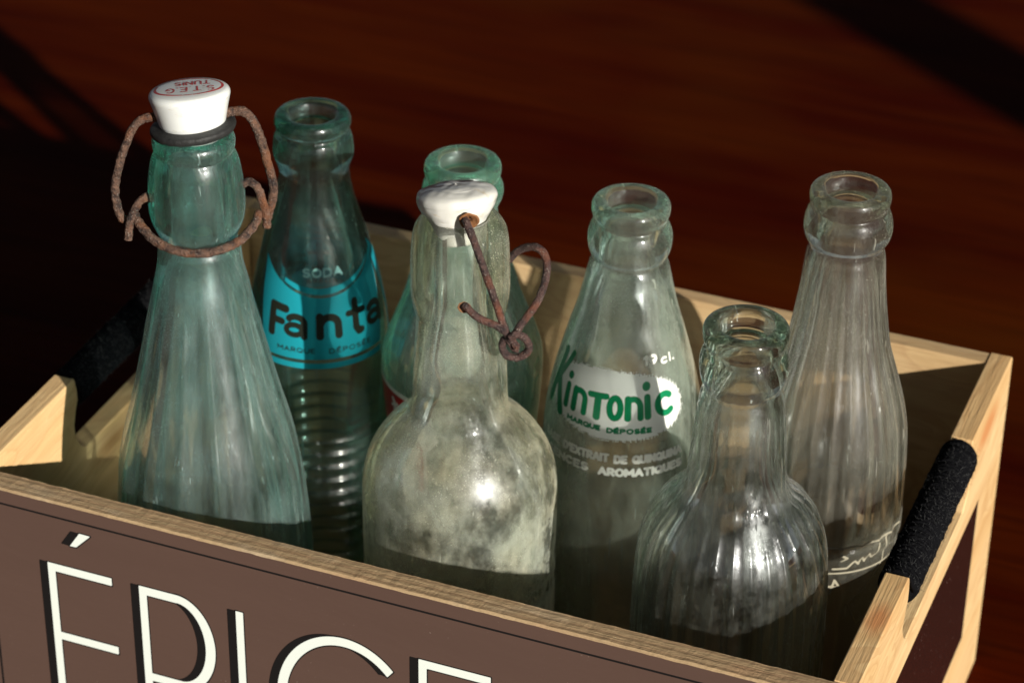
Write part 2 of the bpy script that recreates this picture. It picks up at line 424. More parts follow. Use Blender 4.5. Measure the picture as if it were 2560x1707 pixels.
def sd_poly(X, Y, pts):
    d = np.full(X.shape, 1e9); s_ = np.ones(X.shape)
    n = len(pts)
    for i in range(n):
        ax_, ay = pts[i]; bx_, by = pts[i - 1]
        ex, ey = bx_ - ax_, by - ay
        wx, wy = X - ax_, Y - ay
        t_ = np.clip((wx * ex + wy * ey) / (ex * ex + ey * ey), 0, 1)
        d = np.minimum(d, (wx - ex * t_) ** 2 + (wy - ey * t_) ** 2)
        c1 = Y >= ay; c2 = Y < by; c3 = ex * wy > ey * wx
        fl = (c1 & c2 & c3) | (~c1 & ~c2 & ~c3)
        s_ = np.where(fl, -s_, s_)
    return -s_ * np.sqrt(d)
def add_attr(me, name, arr):
    a = me.attributes.new(name, 'FLOAT', 'POINT')
    a.data.foreach_set('value', np.asarray(arr, dtype=np.float32).ravel())

def grid_sheet(name, P, masks, mat, parent, cut=-0.6):
    """P: (ny,nx,3) points; masks name->(ny,nx)"""
    ny, nx = P.shape[:2]
    keepv = np.max(np.stack(list(masks.values())), axis=0) > cut
    q = keepv[:-1, :-1] | keepv[1:, :-1] | keepv[:-1, 1:] | keepv[1:, 1:]
    iy, ix = np.nonzero(q)
    a = iy * nx + ix
    F = np.stack([a, a + 1, a + nx + 1, a + nx], axis=1)
    used = np.unique(F)
    remap = np.full(ny * nx, -1); remap[used] = np.arange(len(used))
    F = remap[F]
    V = P.reshape(-1, 3)[used]
    me = bpy.data.meshes.new(name)
    me.from_pydata(V.tolist(), [], F.tolist())
    me.polygons.foreach_set('use_smooth', [True] * len(me.polygons))
    for k_, mk in masks.items(): add_attr(me, k_, mk.ravel()[used])
    me.materials.append(mat)
    o = bpy.data.objects.new(name, me)
    COL.objects.link(o)
    if parent: o.parent = parent
    return o

# ------------------------------------------------------------------ lathe
def resample(prof, n):
    P = np.array(prof, float)
    seg = np.r_[0, np.cumsum(np.hypot(*np.diff(P, axis=0).T))]
    # centripetal-ish Catmull-Rom by arc length
    m_ = np.zeros_like(P)
    for i in range(len(P)):
        a, b = max(0, i - 1), min(len(P) - 1, i + 1)
        m_[i] = (P[b] - P[a]) / max(seg[b] - seg[a], 1e-9)
    t_ = np.linspace(0, seg[-1], n)
    t_ = np.unique(np.r_[t_, seg])
    idx = np.clip(np.searchsorted(seg, t_, side='right') - 1, 0, len(P) - 2)
    h = (seg[idx + 1] - seg[idx]); u = (t_ - seg[idx]) / h
    h00 = 2 * u**3 - 3 * u**2 + 1; h10 = u**3 - 2 * u**2 + u; h01 = -2 * u**3 + 3 * u**2; h11 = u**3 - u**2
    return (h00[:, None] * P[idx] + (h10 * h)[:, None] * m_[idx] + h01[:, None] * P[idx + 1] + (h11 * h)[:, None] * m_[idx + 1])

def lathe_mesh(name, rings, nseg, mat, parent, rfun=None, close_bottom=True, wob=0.0, xf=None):
    """rings: (r,z,outer?) in metres"""
    th = np.linspace(0, 2 * np.pi, nseg, endpoint=False)
    V = []
    for (r, z, o_) in rings:
        rr = np.full(nseg, r)
        if rfun is not None and o_: rr = rfun(rr, th, z)
        V.append(np.stack([rr * np.cos(th), rr * np.sin(th), np.full(nseg, z)], axis=1))
    V = np.concatenate(V)
    nr = len(rings)
    F = []
    for i in range(nr - 1):
        a = i * nseg + np.arange(nseg); b = i * nseg + (np.arange(nseg) + 1) % nseg
        F.append(np.stack([a, b, b + nseg, a + nseg], axis=1))
    F = np.concatenate(F).tolist()
    F.append(list(range(nseg))[::-1])
    F.append([(nr - 1) * nseg + i for i in range(nseg)])
    if xf is not None:
        V = np.array([list(xf @ Vector(v)) for v in V])
    return mesh_obj(name, V.tolist(), F, mat, parent)

BASE = 0.006   # bottles stand on the crate bottom
def bottle(spec, mat, nseg=160, wall=2.6, bore=8.0, rfun=None, base_r=None):
    """outer profile from the lip down, then the inner wall back up; returns the mesh and the outer profile function"""
    top = spec['ztop']; pr = spec['prof']
    rb = pr[-1][1] if base_r is None else base_r
    zl = pr[-1][0]
    out = [(bore + 0.2, top - 0.9), (bore + 1.2, top - 0.15), (pr[0][1] - 1.6, top)] + [(r, z) for z, r in pr]
    zz = zl - 12
    while zz > 22:
        out.append((rb + (pr[-1][1] - rb) * 0, zz)); zz -= 14
    out += [(rb, 16), (rb - 0.8, 11), (rb - 3.0, BASE * 1e3 + 1.0), (rb - 6.0, BASE * 1e3)]
    o_ = resample(out, 230)
    # inner wall: smooth inner radius
    zi = np.linspace(BASE * 1e3 + 6.0, top - 1.2, 90)
    zs = np.array([q[1] for q in out][3:-3])[::-1]; rs = np.array([q[0] for q in out][3:-3])[::-1]
    ri = np.interp(zi, zs, rs) - wall
    # the finish keeps a straight bore
    k_ = np.ones(9) / 9
    rip = np.convolve(np.pad(ri, 4, mode='edge'), k_, 'valid')
    neck_z = spec['neck']
    w_ = np.clip((zi - neck_z + 12) / 24.0, 0, 1); w_ = w_ * w_ * (3 - 2 * w_)
    ri = np.minimum(rip * (1 - w_) + bore * w_, np.interp(zi, zs, rs) - 1.2)
    ri[0] = ri[1] - 2.5
    rings = [(r / 1e3, z / 1e3, True) for r, z in o_[::-1]]
    rings += [(r / 1e3, z / 1e3, False) for r, z in zip(ri[::-1], zi[::-1])]
    # drop bottle to local coordinates (origin on the crate bottom)
    rings = [(r, z - BASE, f) for r, z, f in rings]
    def rf(rr, th, z):
        return rfun(rr, th, (z + BASE) * 1e3) if rfun else rr
    root = spec['root']
    ob = lathe_mesh(spec.get('part', 'glass_body'), rings, nseg, mat, root, rf)
    zo = o_[:, 1][::-1]; ro = o_[:, 0][::-1]
    order = np.argsort(zo)
    def outer(z_mm, th=None):
        r = np.interp(z_mm, zo[order], ro[order]) / 1e3
        return r
    return ob, outer

def label_sheet(name, spec, outer, mat, th0, th1, z0, z1, step, fn, off=0.00014, rfun=None):
    rref = float(outer((z0 + z1) / 2)) * 1e3
    nx = int(abs(R(th1 - th0)) * rref / step); ny = int((z1 - z0) / step)
    th = np.radians(np.linspace(th0, th1, nx)); z = np.linspace(z0, z1, ny)
    TH, Z = np.meshgrid(th, z)
    rr = outer(Z) + off
    if rfun is not None:
        rr = np.array([rfun(rr[i], th, z[i]) for i in range(ny)])
    P = np.stack([rr * np.cos(TH), rr * np.sin(TH), Z / 1e3 - BASE], axis=2)
    return grid_sheet(name, P, fn(np.degrees(TH), Z), mat, spec['root'])

SPEC = {"A": {"ax": [0.0632, 0.0412], "ztop": 257.7, "prof": [[257.2, 12.19], [256.4, 12.89], [255.2, 13.29], [253.0, 13.19], [251.7, 12.65], [251.1, 12.65], [249.7, 13.36], [247.4, 14.21], [242.4, 15.08], [237.4, 15.56], [232.4, 15.67], [228.2, 15.3], [224.7, 14.26], [222.1, 13.15], [220.1, 12.53], [218.7, 12.75], [216.7, 13.48], [210.5, 14.02], [202.7, 15.66], [194.9, 17.41], [187.0, 19.38], [179.0, 20.95], [171.1, 22.78], [163.0, 24.54], [154.9, 26.53], [146.6, 28.74], [138.2, 30.61], [129.8, 31.97], [121.3, 32.75], [112.7, 33.4], [104.1, 33.86]]}, "F": {"ax": [0.0655, 0.1228], "ztop": 226.9, "prof": [[226.3, 12.7], [224.4, 13.39], [222.5, 13.18], [221.2, 12.28], [220.3, 12.21], [219.1, 13.2], [216.8, 13.82], [211.6, 14.11], [209.2, 13.42], [207.5, 12.83], [205.6, 12.38], [202.6, 12.55], [195.0, 13.84], [187.4, 15.9], [179.6, 18.29], [172.0, 20.08], [164.1, 22.03], [156.2, 23.54], [148.4, 24.74], [140.3, 25.32], [132.3, 25.58], [121.2, 25.57], [108.8, 25.25]]}, "C": {"ax": [0.121, 0.1255], "ztop": 218.4, "prof": [[217.7, 12.7], [216.2, 13.31], [213.8, 13.18], [212.1, 12.44], [211.4, 12.45], [210.2, 13.51], [207.9, 14.13], [205.3, 13.85], [202.7, 12.81], [201.0, 12.07], [195.8, 12.71], [187.1, 14.9], [175.9, 18.2], [167.7, 20.43], [159.7, 23.45], [151.3, 26.65], [143.0, 28.72], [134.7, 28.84], [126.1, 28.27], [113.2, 27.19], [99.3, 26.75]]}, "K": {"ax": [0.1835, 0.1228], "ztop": 217.8, "prof": [[217.3, 12.56], [215.8, 13.31], [213.3, 13.18], [211.3, 12.31], [210.2, 12.18], [208.8, 13.21], [205.8, 14.26], [203.2, 14.43], [200.7, 14.16], [198.7, 13.58], [196.8, 12.56], [195.6, 12.72], [193.6, 13.62], [185.3, 15.47], [177.0, 17.41], [168.6, 19.97], [159.9, 22.32], [151.4, 24.55], [142.7, 26.34], [134.0, 27.54], [125.2, 28.13], [115.4, 28.43]]}, "S": {"ax": [0.2444, 0.0587], "ztop": 219.3, "prof": [[218.6, 12.96], [217.2, 13.58], [214.3, 13.4], [212.3, 12.61], [211.0, 12.48], [209.7, 13.3], [207.2, 14.01], [204.9, 14.16], [202.0, 13.91], [199.4, 13.25], [197.5, 12.58], [195.9, 12.6], [193.7, 13.3], [186.4, 14.18], [176.8, 15.09], [167.3, 15.88], [161.3, 16.49], [157.4, 18.21], [154.5, 21.75], [150.8, 25.03], [145.6, 28.21], [137.6, 30.61], [127.7, 31.79], [117.6, 32.26], [96.8, 32.5]]}, "R": {"ax": [0.2593, 0.1184], "ztop": 240.6, "prof": [[240.0, 12.6], [238.5, 13.17], [236.3, 13.05], [234.7, 12.36], [233.9, 12.22], [232.6, 13.21], [229.6, 14.22], [226.3, 14.46], [223.4, 13.85], [221.5, 12.74], [219.5, 12.18], [216.7, 12.91], [207.0, 13.8], [198.9, 14.77], [190.5, 15.99], [182.2, 17.51], [173.8, 20.07], [165.4, 22.65], [156.7, 24.67], [148.1, 25.83], [134.9, 26.46], [119.9, 26.68], [112.5, 26.64], [110.3, 25.77], [101.4, 26.05]]}, "W": {"ax": [0.145, 0.066], "ztop": 232.7, "prof": [[232.2, 11.17], [231.4, 12.58], [229.9, 13.85], [228.0, 14.91], [225.1, 15.57], [220.6, 15.96], [213.1, 16.24], [205.6, 16.27], [201.1, 15.72], [198.5, 15.17], [197.3, 14.83], [196.3, 14.48], [190.5, 14.6], [182.7, 15.1], [174.9, 15.6], [167.2, 15.81], [162.5, 16.07], [159.0, 16.61], [157.3, 17.8], [155.2, 20.45], [152.1, 23.85], [147.7, 27.28], [142.4, 30.3], [136.7, 32.17], [130.8, 33.09], [125.0, 33.27], [111.4, 33.23], [97.5, 33.18], [74.3, 33.14]]}}
for k_, nk in dict(A=212, F=203, C=196, K=192, S=194, R=216, W=190).items(): SPEC[k_]['neck'] = nk

# ------------------------------------------------------------------ the setting
bm = bmesh.new()
bmesh.ops.create_grid(bm, x_segments=8, y_segments=8, size=15)
fl = bm_obj('floor', bm, MAT['floor'])
tag(fl, 'dark red-brown polished wooden surface under the crate', kind='structure')

# a post standing out of the frame towards the sun; its shadow crosses the upper right of the picture
def prism(bm, poly, ax, a, b):
    """extrude polygon (two coords) along axis ax from a to b"""
    def P(u, v, w):
        return [(w, u, v), (u, w, v), (u, v, w)][ax]
    v0 = [bm.verts.new(P(u, v, a)) for u, v in poly]
    v1 = [bm.verts.new(P(u, v, b)) for u, v in poly]
    n = len(poly)
    bm.faces.new(v0); bm.faces.new(v1[::-1])
    for i in range(n): bm.faces.new((v0[i], v0[(i + 1) % n], v1[(i + 1) % n], v1[i]))
def box(bm, x0, x1, y0, y1, z0, z1):
    prism(bm, [(x0, y0), (x1, y0), (x1, y1), (x0, y1)], 2, z0, z1)
def bevel(o, w, seg=2):
    md = o.modifiers.new('bevel', 'BEVEL'); md.width = w; md.segments = seg; md.limit_method = 'ANGLE'; md.angle_limit = R(35)

sh = Vector((-1.0, 0.70, 0)).normalized()
PB = Vector((0.262, 0.662, 0)) - sh * 1.75
bm = bmesh.new()
box(bm, -0.034, 0.034, -0.034, 0.034, 0.0, 1.25)
po = bm_obj('wooden_post', bm, MAT['floor'], loc=PB)
po.rotation_euler = (0, 0, math.atan2(sh.y, sh.x))
bevel(po, 0.004)
tag(po, 'square dark wooden post standing apart from the crate towards the sun', 'post')

# ------------------------------------------------------------------ the crate
L_, W_, H_, T_, TS, TB = 0.2953, 0.1965, 0.1381, 0.0090, 0.0080, 0.0073
crate = empty('wooden_crate', (0, 0, 0))
tag(crate, 'small open pine crate with brown printed front and black wrapped handles holding the bottles', 'crate')

def side_poly(zb=0.1065):
    c = [(0.0, 0.0), (W_ + TB, 0.0), (W_ + TB, H_)]
    hb, hf = 0.1445, 0.0598        # handle cut, back and front
    back = [(hb, H_), (hb - 0.0016, 0.133), (hb + 0.0005, 0.127), (hb + 0.0030, 0.121), (hb + 0.0028, 0.1155), (hb - 0.0005, zb + 0.0025), (hb - 0.004, zb)]
    front = [(hf + 0.0050, zb), (hf + 0.0014, zb + 0.0023), (hf - 0.0020, zb + 0.0075), (hf - 0.0024, 0.1200), (hf - 0.0002, 0.1260), (hf + 0.0026, 0.1310), (hf + 0.0005, 0.1365), (hf, H_)]
    return c + back + front + [(0.0, H_)]
for nm, xa, xb, mk in (('side_panel', -TS, 0.0, 'side_l'), ('side_panel', L_, L_ + TS, 'side_r')):
    bm = bmesh.new()
    prism(bm, side_poly(0.1065 if xa < 0 else 0.1105), 0, xa, xb)
    o = bm_obj(nm, bm, MAT[mk], crate)
    bevel(o, 0.0004, 1)
bm = bmesh.new(); box(bm, 0.0002, L_ - 0.0002, W_, W_ + TB, 0, H_ - 0.0004)
bevel(bm_obj('back_panel', bm, MAT['back'], crate), 0.0005)
bm = bmesh.new(); box(bm, 0.0002, L_ - 0.0002, 0.0002, W_ - 0.0002, 0.0005, BASE)
bm_obj('bottom_panel', bm, MAT['bottom'], crate)
# front panel: plywood board, its top edge slightly ragged
bm = bmesh.new()
nx = 260
x_ = [-TS + (L_ + 2 * TS) * i / nx for i in range(nx + 1)]
def rag(x, s_): return 0.00022 * noise.noise(Vector((x * 180, s_, 0))) + 0.00022 * 0.5 * noise.noise(Vector((x * 420, s_, 3)))
vv = []
for x in x_:
    vv.append([bm.verts.new(q) for q in ((x, -T_, 0), (x, -T_, H_ - 0.0008 + rag(x, 1)), (x, -T_ + 0.0006, H_ + rag(x, 2)), (x, -T_ / 2, H_ + rag(x, 4)),
                                         (x, -0.0006, H_ + rag(x, 6)), (x, -0.0003, H_ - 0.0008 + rag(x, 8)), (x, -0.0003, 0))])
for a, b in zip(vv[:-1], vv[1:]):
    for j in range(7):
        bm.faces.new((a[j], a[(j + 1) % 7], b[(j + 1) % 7], b[j]))
bm.faces.new(vv[0]); bm.faces.new(vv[-1][::-1])
fp = bm_obj('front_panel', bm, MAT['ply_edge'], crate)
fp.data.materials.append(MAT['brown'])
for f in fp.data.polygons:
    if abs(f.normal.y) > 0.9 and f.center.y < -0.005: f.material_index = 1

# lettering on the front: white strokes with a black edge and a black block shade to the left
white_ink = (0.80, 0.85, 0.79)
MAT['letters'] = print_mat('white_letter_print', [('black', (0.012, 0.011, 0.011)), ('white', white_ink)], rough=0.4)
def front_sheet(name, x0, x1, z0, z1, fn, step=0.4, mat='letters'):
    X, Z = np.meshgrid(np.arange(x0, x1, step), np.arange(z0, z1, step))
    P = np.stack([X / 1e3, np.full(X.shape, -T_ - 0.00012), Z / 1e3], axis=2)
    return grid_sheet(name, P, fn(X, Z), MAT[mat], crate)
def lettr(white, shift=3.1):
    """white: function(X,Z)->signed distance"""
    def fn(X, Z):
        w = white(X, Z)
        b = w + 0.45
        for s_ in np.linspace(0.4, shift, 9): b = np.maximum(b, white(X + s_, Z - 0.04 * s_))
        return {'black': b, 'white': w}
    return fn
def sd_box(X, Z, x0, x1, z0, z1):
    dx = np.maximum(x0 - X, X - x1); dz = np.maximum(z0 - Z, Z - z1)
    return -(np.hypot(np.maximum(dx, 0), np.maximum(dz, 0)) + np.minimum(np.maximum(dx, dz), 0))
def union(*a):
    r = a[0]
    for b in a[1:]: r = np.maximum(r, b)
    return r
CT, CB = 112.5, 52.0
def let_E(x, w=24.3):
    return lambda X, Z: union(sd_box(X, Z, x, x + 2.8, CB, CT), sd_box(X, Z, x, x + w, CT - 3.1, CT), sd_box(X, Z, x, x + w + .6, 80.8, 83.9), sd_box(X, Z, x, x + w + .6, CB, CB + 3.1))
def let_P(X, Z):
    a, b = 13.6, 19.6; cx, cz = 75.0, 93.0
    f = np.hypot((X - cx) / a, (Z - cz) / b)
    a2, b2 = a - 3.6, b - 3.2
    g = np.hypot((X - cx) / a2, (Z - cz) / b2)
    ring = np.minimum((1 - f) * 14.0, (g - 1) * 11.0)
    ring = np.minimum(ring, X - cx + 0.05)
    return union(ring, sd_box(X, Z, 61.1, 63.9, CB, CT), sd_box(X, Z, 61.1, cx + .1, CT - 3.2, CT + .1), sd_box(X, Z, 61.1, cx + .1, 73.4, 76.6))
def let_C(X, Z):
    f = np.hypot((X - 136) / 25.0, (Z - 82) / 30.8); g = np.hypot((X - 136) / 21.6, (Z - 82) / 27.4)
    ring = np.minimum((1 - f) * 26.0, (g - 1) * 23.0)
    ang = np.degrees(np.arctan2((Z - 82) / 30.8, (X - 136) / 25.0))
    return np.minimum(ring, (np.abs(ang) - 46.5) * 0.45)
front_sheet('printed_letter', 22, 56, 50, 115, lettr(let_E(26.6)))
front_sheet('printed_letter', 56, 92, 50, 115, lettr(let_P))
front_sheet('printed_letter', 91, 103, 50, 115, lettr(lambda X, Z: sd_box(X, Z, 96.9, 99.6, CB, CT)))
front_sheet('printed_letter', 104, 158, 48, 116, lettr(let_C))
front_sheet('printed_letter', 157, 192, 50, 115, lettr(let_E(162.2, 25)))
def acc(X, Z): return sd_poly(X, Z, [(39.9, 127.7), (44.0, 127.6), (38.3, 121.7), (35.9, 121.6)])
front_sheet('printed_accent', 30, 47, 118, 131, lettr(acc, 3.3), 0.3)
def border(X, Z): return {'black': sd_strokes(X, Z, [([(4.1, 10), (4.1, 132.0), (291, 131.6), (291, 10), (4.1, 10)], 0.75)]), 'white': np.full(X.shape, -9.0)}
X1 = front_sheet('printed_border', 2, 293, 129.5, 134, border, 0.3)
front_sheet('printed_border', 3.2, 5.2, 8, 129.5, border, 0.3)
front_sheet('printed_border', 290, 292, 8, 129.5, border, 0.3)

# outer side panels with a dark printed field, black outline
def glossy(name, c):
    m = M(name)
    n1 = m.noise(m.coord((25, 25, 25)), 1.0, 3)
    sp = m.ramp(m.noise(m.coord((700, 700, 700)), 1.0, 2), [(0.70, 0.0), (0.74, 1.0)])
    col = m.mixc(m.math('MULTIPLY', sp, 0.4), c, (0.4, 0.25, 0.22))
    m.surf(m.n('BsdfPrincipled', {'Base Color': col, 'Roughness': 0.22, 'Specular IOR Level': 0.5}).outputs[0])
    return m.mat
MAT['dark_field'] = glossy('dark_brown_print', (0.026, 0.010, 0.008))
MAT['line'] = simple('black_line_print', (0.01, 0.01, 0.01), 0.4)
for xs, sg in ((L_ + TS, 1), (-TS, -1)):
    bm = bmesh.new()
    x0, x1 = sorted((xs, xs + sg * 0.00012))
    box(bm, x0, x1, 0.0134, 0.1664, 0.0379, 0.0985)
    bm_obj('printed_field', bm, MAT['dark_field'], crate)
    bm = bmesh.new()
    for (a, b, c, d) in ((0.1666, 0.1679, 0.0365, 0.0985), (0.0120, 0.0132, 0.0365, 0.0985), (0.0132, 0.1666, 0.0365, 0.0377)):
        box(bm, *sorted((xs, xs + sg * 0.0001)), a, b, c, d)
    bm_obj('printed_outline', bm, MAT['line'], crate)

# black wool handles: a yarn wound round a rod, with loose fibres
def tube(name, pts, rad, mat, parent, sides=12, sub=10, nz=0.0, nf=400, taper=True, loc=None, closed=False):
    P = [Vector(q) for q in pts]
    n = len(P); C_ = []
    for i in range(n - 1):
        p0, p1, p2, p3 = P[max(0, i - 1)], P[i], P[i + 1], P[min(n - 1, i + 2)]
        for j in range(sub):
            u = j / sub
            C_.append(0.5 * ((2 * p1) + (p2 - p0) * u + (2 * p0 - 5 * p1 + 4 * p2 - p3) * u * u + (3 * p1 - p0 - 3 * p2 + p3) * u ** 3))
    C_.append(P[-1])
    V, F = [], []
    up = None
    for i, c in enumerate(C_):
        t_ = (C_[min(i + 1, len(C_) - 1)] - C_[max(i - 1, 0)]).normalized()
        if up is None: up = t_.orthogonal().normalized()
        up = (up - t_ * up.dot(t_)).normalized()
        sd_ = t_.cross(up)
        r = rad(i / (len(C_) - 1)) if callable(rad) else rad
        if taper and (i == 0 or i == len(C_) - 1): r *= 0.6
        for k_ in range(sides):
            a = 2 * math.pi * k_ / sides
            d = up * math.cos(a) + sd_ * math.sin(a)
            q = c + d * r
            if nz: q = q + d * r * nz * (noise.noise(q * nf) + 0.6 * noise.noise(q * nf * 2.7))
            V.append(q)
    m_ = len(C_)
    for i in range(m_ - 1):
        for k_ in range(sides):
            a = i * sides + k_; b = i * sides + (k_ + 1) % sides
            F.append((a, b, b + sides, a + sides))
    F.append(tuple(range(sides))[::-1]); F.append(tuple((m_ - 1) * sides + k_ for k_ in range(sides)))
    return mesh_obj(name, V, F, mat, parent, loc=loc)

HR = 0.0060
def handle(xc, seed):
    rnd = random.Random(seed)
    y0, y1, zc = 0.0600, 0.1440, 0.1320
    o = tube('handle_rod', [(xc, 0.052, zc), (xc, 0.10, zc), (xc, 0.153, zc)], HR - 0.003, MAT['bottom'], crate, taper=False) if False else None
    pts = []
    turns = 46
    n = turns * 20
    for i in range(n + 1):
        u = i / n
        a = 2 * math.pi * turns * u
        y = y0 + 0.0008 + (y1 - y0 - 0.0016) * u
        r = HR - 0.0003 + 0.0005 * noise.noise(Vector((u * 40, seed, 0))) + 0.0003 * noise.noise(Vector((a, seed, 2)))
        y += 0.0005 * noise.noise(Vector((a * 0.5, seed, 7)))
        pts.append((xc + r * math.cos(a), y, zc + r * math.sin(a) * 1.10))
    w = tube('yarn_wrapping', pts, 0.00108, MAT['wool'], crate, sides=6, sub=1, nz=0.25, nf=900)
    core = tube('handle_rod', [(xc, y0 + 0.0006, zc), (xc, (y0 + y1) / 2, zc), (xc, y1 - 0.0006, zc)], HR - 0.0004, MAT['wool'], crate, sides=24, taper=False)
    V, F = [], []
    for i in range(2600):
        a = rnd.uniform(0, 2 * math.pi); y = rnd.uniform(y0, y1)
        d = Vector((math.cos(a), 0, math.sin(a)))
        p0 = Vector((xc, y, zc)) + Vector((d.x * HR, 0, d.z * HR * 1.1)) + d * 0.0006
        tn = Vector((-d.z, 0, d.x)) * rnd.uniform(-1, 1) + Vector((0, rnd.uniform(-.7, .7), 0))
        ln = rnd.uniform(0.0006, 0.0022)
        cur = p0; dr = (d * rnd.uniform(0.1, 0.8) + tn).normalized(); w_ = 0.000045
        sdv = dr.cross(d).normalized() * w_
        base = len(V)
        for s_ in range(5):
            V += [cur - sdv * (1 - s_ / 5), cur + sdv * (1 - s_ / 5)]
            cur = cur + dr * ln / 4
            dr = (dr + Vector([rnd.uniform(-.5, .5) for _ in range(3)]) - d * 0.10).normalized()
        for s_ in range(4): F.append((base + 2 * s_, base + 2 * s_ + 1, base + 2 * s_ + 3, base + 2 * s_ + 2))
    fz = mesh_obj('wool_fibres', V, F, MAT['fuzz'], crate, smooth=False)
    fz['kind'] = 'stuff'
handle(-TS / 2, 1)
handle(L_ + TS / 2, 2)

# ------------------------------------------------------------------ bottles
def root_of(key, name, label):
    s_ = SPEC[key]
    s_['root'] = empty(name, (s_['ax'][0], s_['ax'][1], BASE))
    tag(s_['root'], label, 'bottle', 'old glass bottles standing in the crate')
    return s_
def sstep(x, a, b):
    u = np.clip((x - a) / (b - a), 0, 1); return u * u * (3 - 2 * u)
def flutes(n, amp, z_hi, z_lo, fade=6.0, fade_lo=None, phase=0.0, width=None):
    fade_lo = fade_lo or fade
    def f(rr, th, z):
        a = amp * sstep(z, z_hi, z_hi - fade) * sstep(z, z_lo, z_lo + fade_lo) / 1e3
        s_ = np.abs(np.sin(n * (th + phase) / 2))
        return rr - a * s_ ** 0.8
    return f

# A: fluted aqua bottle with wired porcelain stopper
sA = root_of('A', 'swing_top_bottle', 'tall aqua fluted glass bottle with red stamped white stopper held by rusty wire')
fA = flutes(14, 1.6, 203, 96, 16, 12, 0.1)
obA, outA = bottle(sA, MAT['gA'], rfun=fA, bore=8.5, nseg=240)
# F: green bottle with turquoise print
sF = root_of('F', 'soda_bottle', 'open green-tinted soda bottle with turquoise printed label and ringed lower body')
def fF(rr, th, z):
    a = 0.75e-3 * sstep(z, 110, 105) * sstep(z, 12, 18)
    return rr + a * math.cos(2 * math.pi * (z - 105.0) / 5.7)
obF, outF = bottle(sF, MAT['gF'], rfun=fF)
sC = root_of('C', 'contour_bottle', 'open deep green contour bottle with red printed band, half hidden by the milky stoppered bottle')
fC = flutes(10, 1.5, 196, 137, 14, 6, 0.2)
obC, outC = bottle(sC, MAT['gC'], rfun=fC)
sK = root_of('K', 'tonic_bottle', 'open pale bottle with white printed oval and green lettering')
obK, outK = bottle(sK, MAT['gK'])
sS = root_of('S', 'round_shoulder_bottle', 'shortest open clear bottle with round ribbed shoulders by the front right corner')
sS['part'] = 'glass_body'
def fS(rr, th, z):
    a = (0.95 * sstep(z, 163, 148) * sstep(z, 20, 30) + 0.25 * sstep(z, 192, 185) * sstep(z, 150, 165)) / 1e3
    return rr - a * np.abs(np.sin(15 * th + 0.3)) ** 0.8
obS, outS = bottle(sS, MAT['gS'], rfun=fS, nseg=300)
sR = root_of('R', 'fluted_bottle', 'open clear bottle with narrow flutes and thin pale printed bands at the back right')
fR = flutes(24, 0.85, 214, 113, 16, 3, 0.0)
obR, outR = bottle(sR, MAT['gR'], rfun=fR, nseg=264)
sW = root_of('W', 'stoppered_bottle', 'milky round-shouldered glass bottle with tilted plain white stopper and dark rusty wire at the front')
obW, outW = bottle(sW, MAT['gW'], bore=8.5, wall=3.0)

# --- print on F (angles in degrees round the bottle, heights in mm)
TQ = (0.022, 0.50, 0.62)
def prF(TH, Z):
    blue = np.full(TH.shape, -9.0); dark = np.full(TH.shape, -9.0); pale = np.full(TH.shape, -9.0)
    for c0 in (-59.0, 84.0):
        ph = (TH - c0 + 180) % 360 - 180
        zv = 165.3 + 0.0026 * ph ** 2          # the dipping upper line
        s_ = ph * 0.42
        inside = np.minimum(zv - 0.45 - Z, Z - 141.4)
        side = ((68.0 if c0 < 0 else 76.0) + (Z - 178) * 0.35 - np.abs(ph)) * 0.40
        inside = np.minimum(inside, side)
        strip = np.minimum(np.minimum(Z - (zv + 0.65), zv + 3.0 - 0.0006 * ph ** 2 - Z), np.minimum((ph + 38) * 0.3, (68 - ph) * .3))
        low = np.minimum(np.minimum(Z - 137.7, 140.0 - Z), side)
        blue = union(blue, inside, strip, low)
        # word in dark letters, arc length coordinates
        st = []
        def g(a, b): return ((a + 59) * 0.42, b)
        lw = 3.0
        F_l = [([g(-106.5, 149.9), g(-106.5, 160.2)], lw), ([g(-106.5, 160.4), g(-93.5, 159.8)], 3.0), ([g(-106.5, 155.2), g(-96.5, 154.9)], 2.6)]
        def aa(c):
            x, _ = g(c, 0)
            return [(arc(x - 0.6, 152.6, 3.0, 1.9, 0, 360, 16), 2.1), ([(x + 3.1, 150.4), (x + 3.1, 155.6)] + arc(x - 0.1, 155.2, 3.2, 2.4, 0, 145, 8), 2.5)]
        n_l = [([g(-62.8, 150.6), g(-62.8, 158.0)], 2.8), (arc(g(-54.5, 0)[0], 154.8, 3.2, 2.8, 165, 0, 10) + [(g(-54.5, 0)[0] + 3.2, 150.6)], 2.8)]
        t_l = [([g(-29.5, 161.6), g(-30.5, 152.0), g(-28.0, 150.0), g(-25.5, 150.2)], 2.7), ([g(-37.0, 157.6), g(-21.5, 157.6)], 2.3)]
        st += F_l + aa(-83.5) + n_l + t_l + aa(-8.0)
        dark = union(dark, sd_strokes(s_, Z, st), sd_strokes(s_, Z, text('MARQUE', g(-100, 0)[0], g(-67, 0)[0], 143.9, 2.1, 0.42)),
                     sd_strokes(s_, Z, text('DÉPOSÉE', g(-56, 0)[0], g(-17, 0)[0], 143.6, 2.1, 0.42)))
        pale = union(pale, sd_strokes(s_, Z, text('SODA', g(-79, 0)[0], g(-37, 0)[0], 172.0, 3.6, 0.95)))
    return {'blue': blue, 'dark': dark, 'pale': pale}
MAT['pF'] = print_mat('turquoise_print', [('blue', TQ), ('dark', (0.030, 0.036, 0.026)), ('pale', (0.40, 0.78, 0.80))], wear=0.0, translucent=0.5)
label_sheet('printed_label', sF, outF, MAT['pF'], -180, 179.99, 136.5, 180, 0.33, prF)

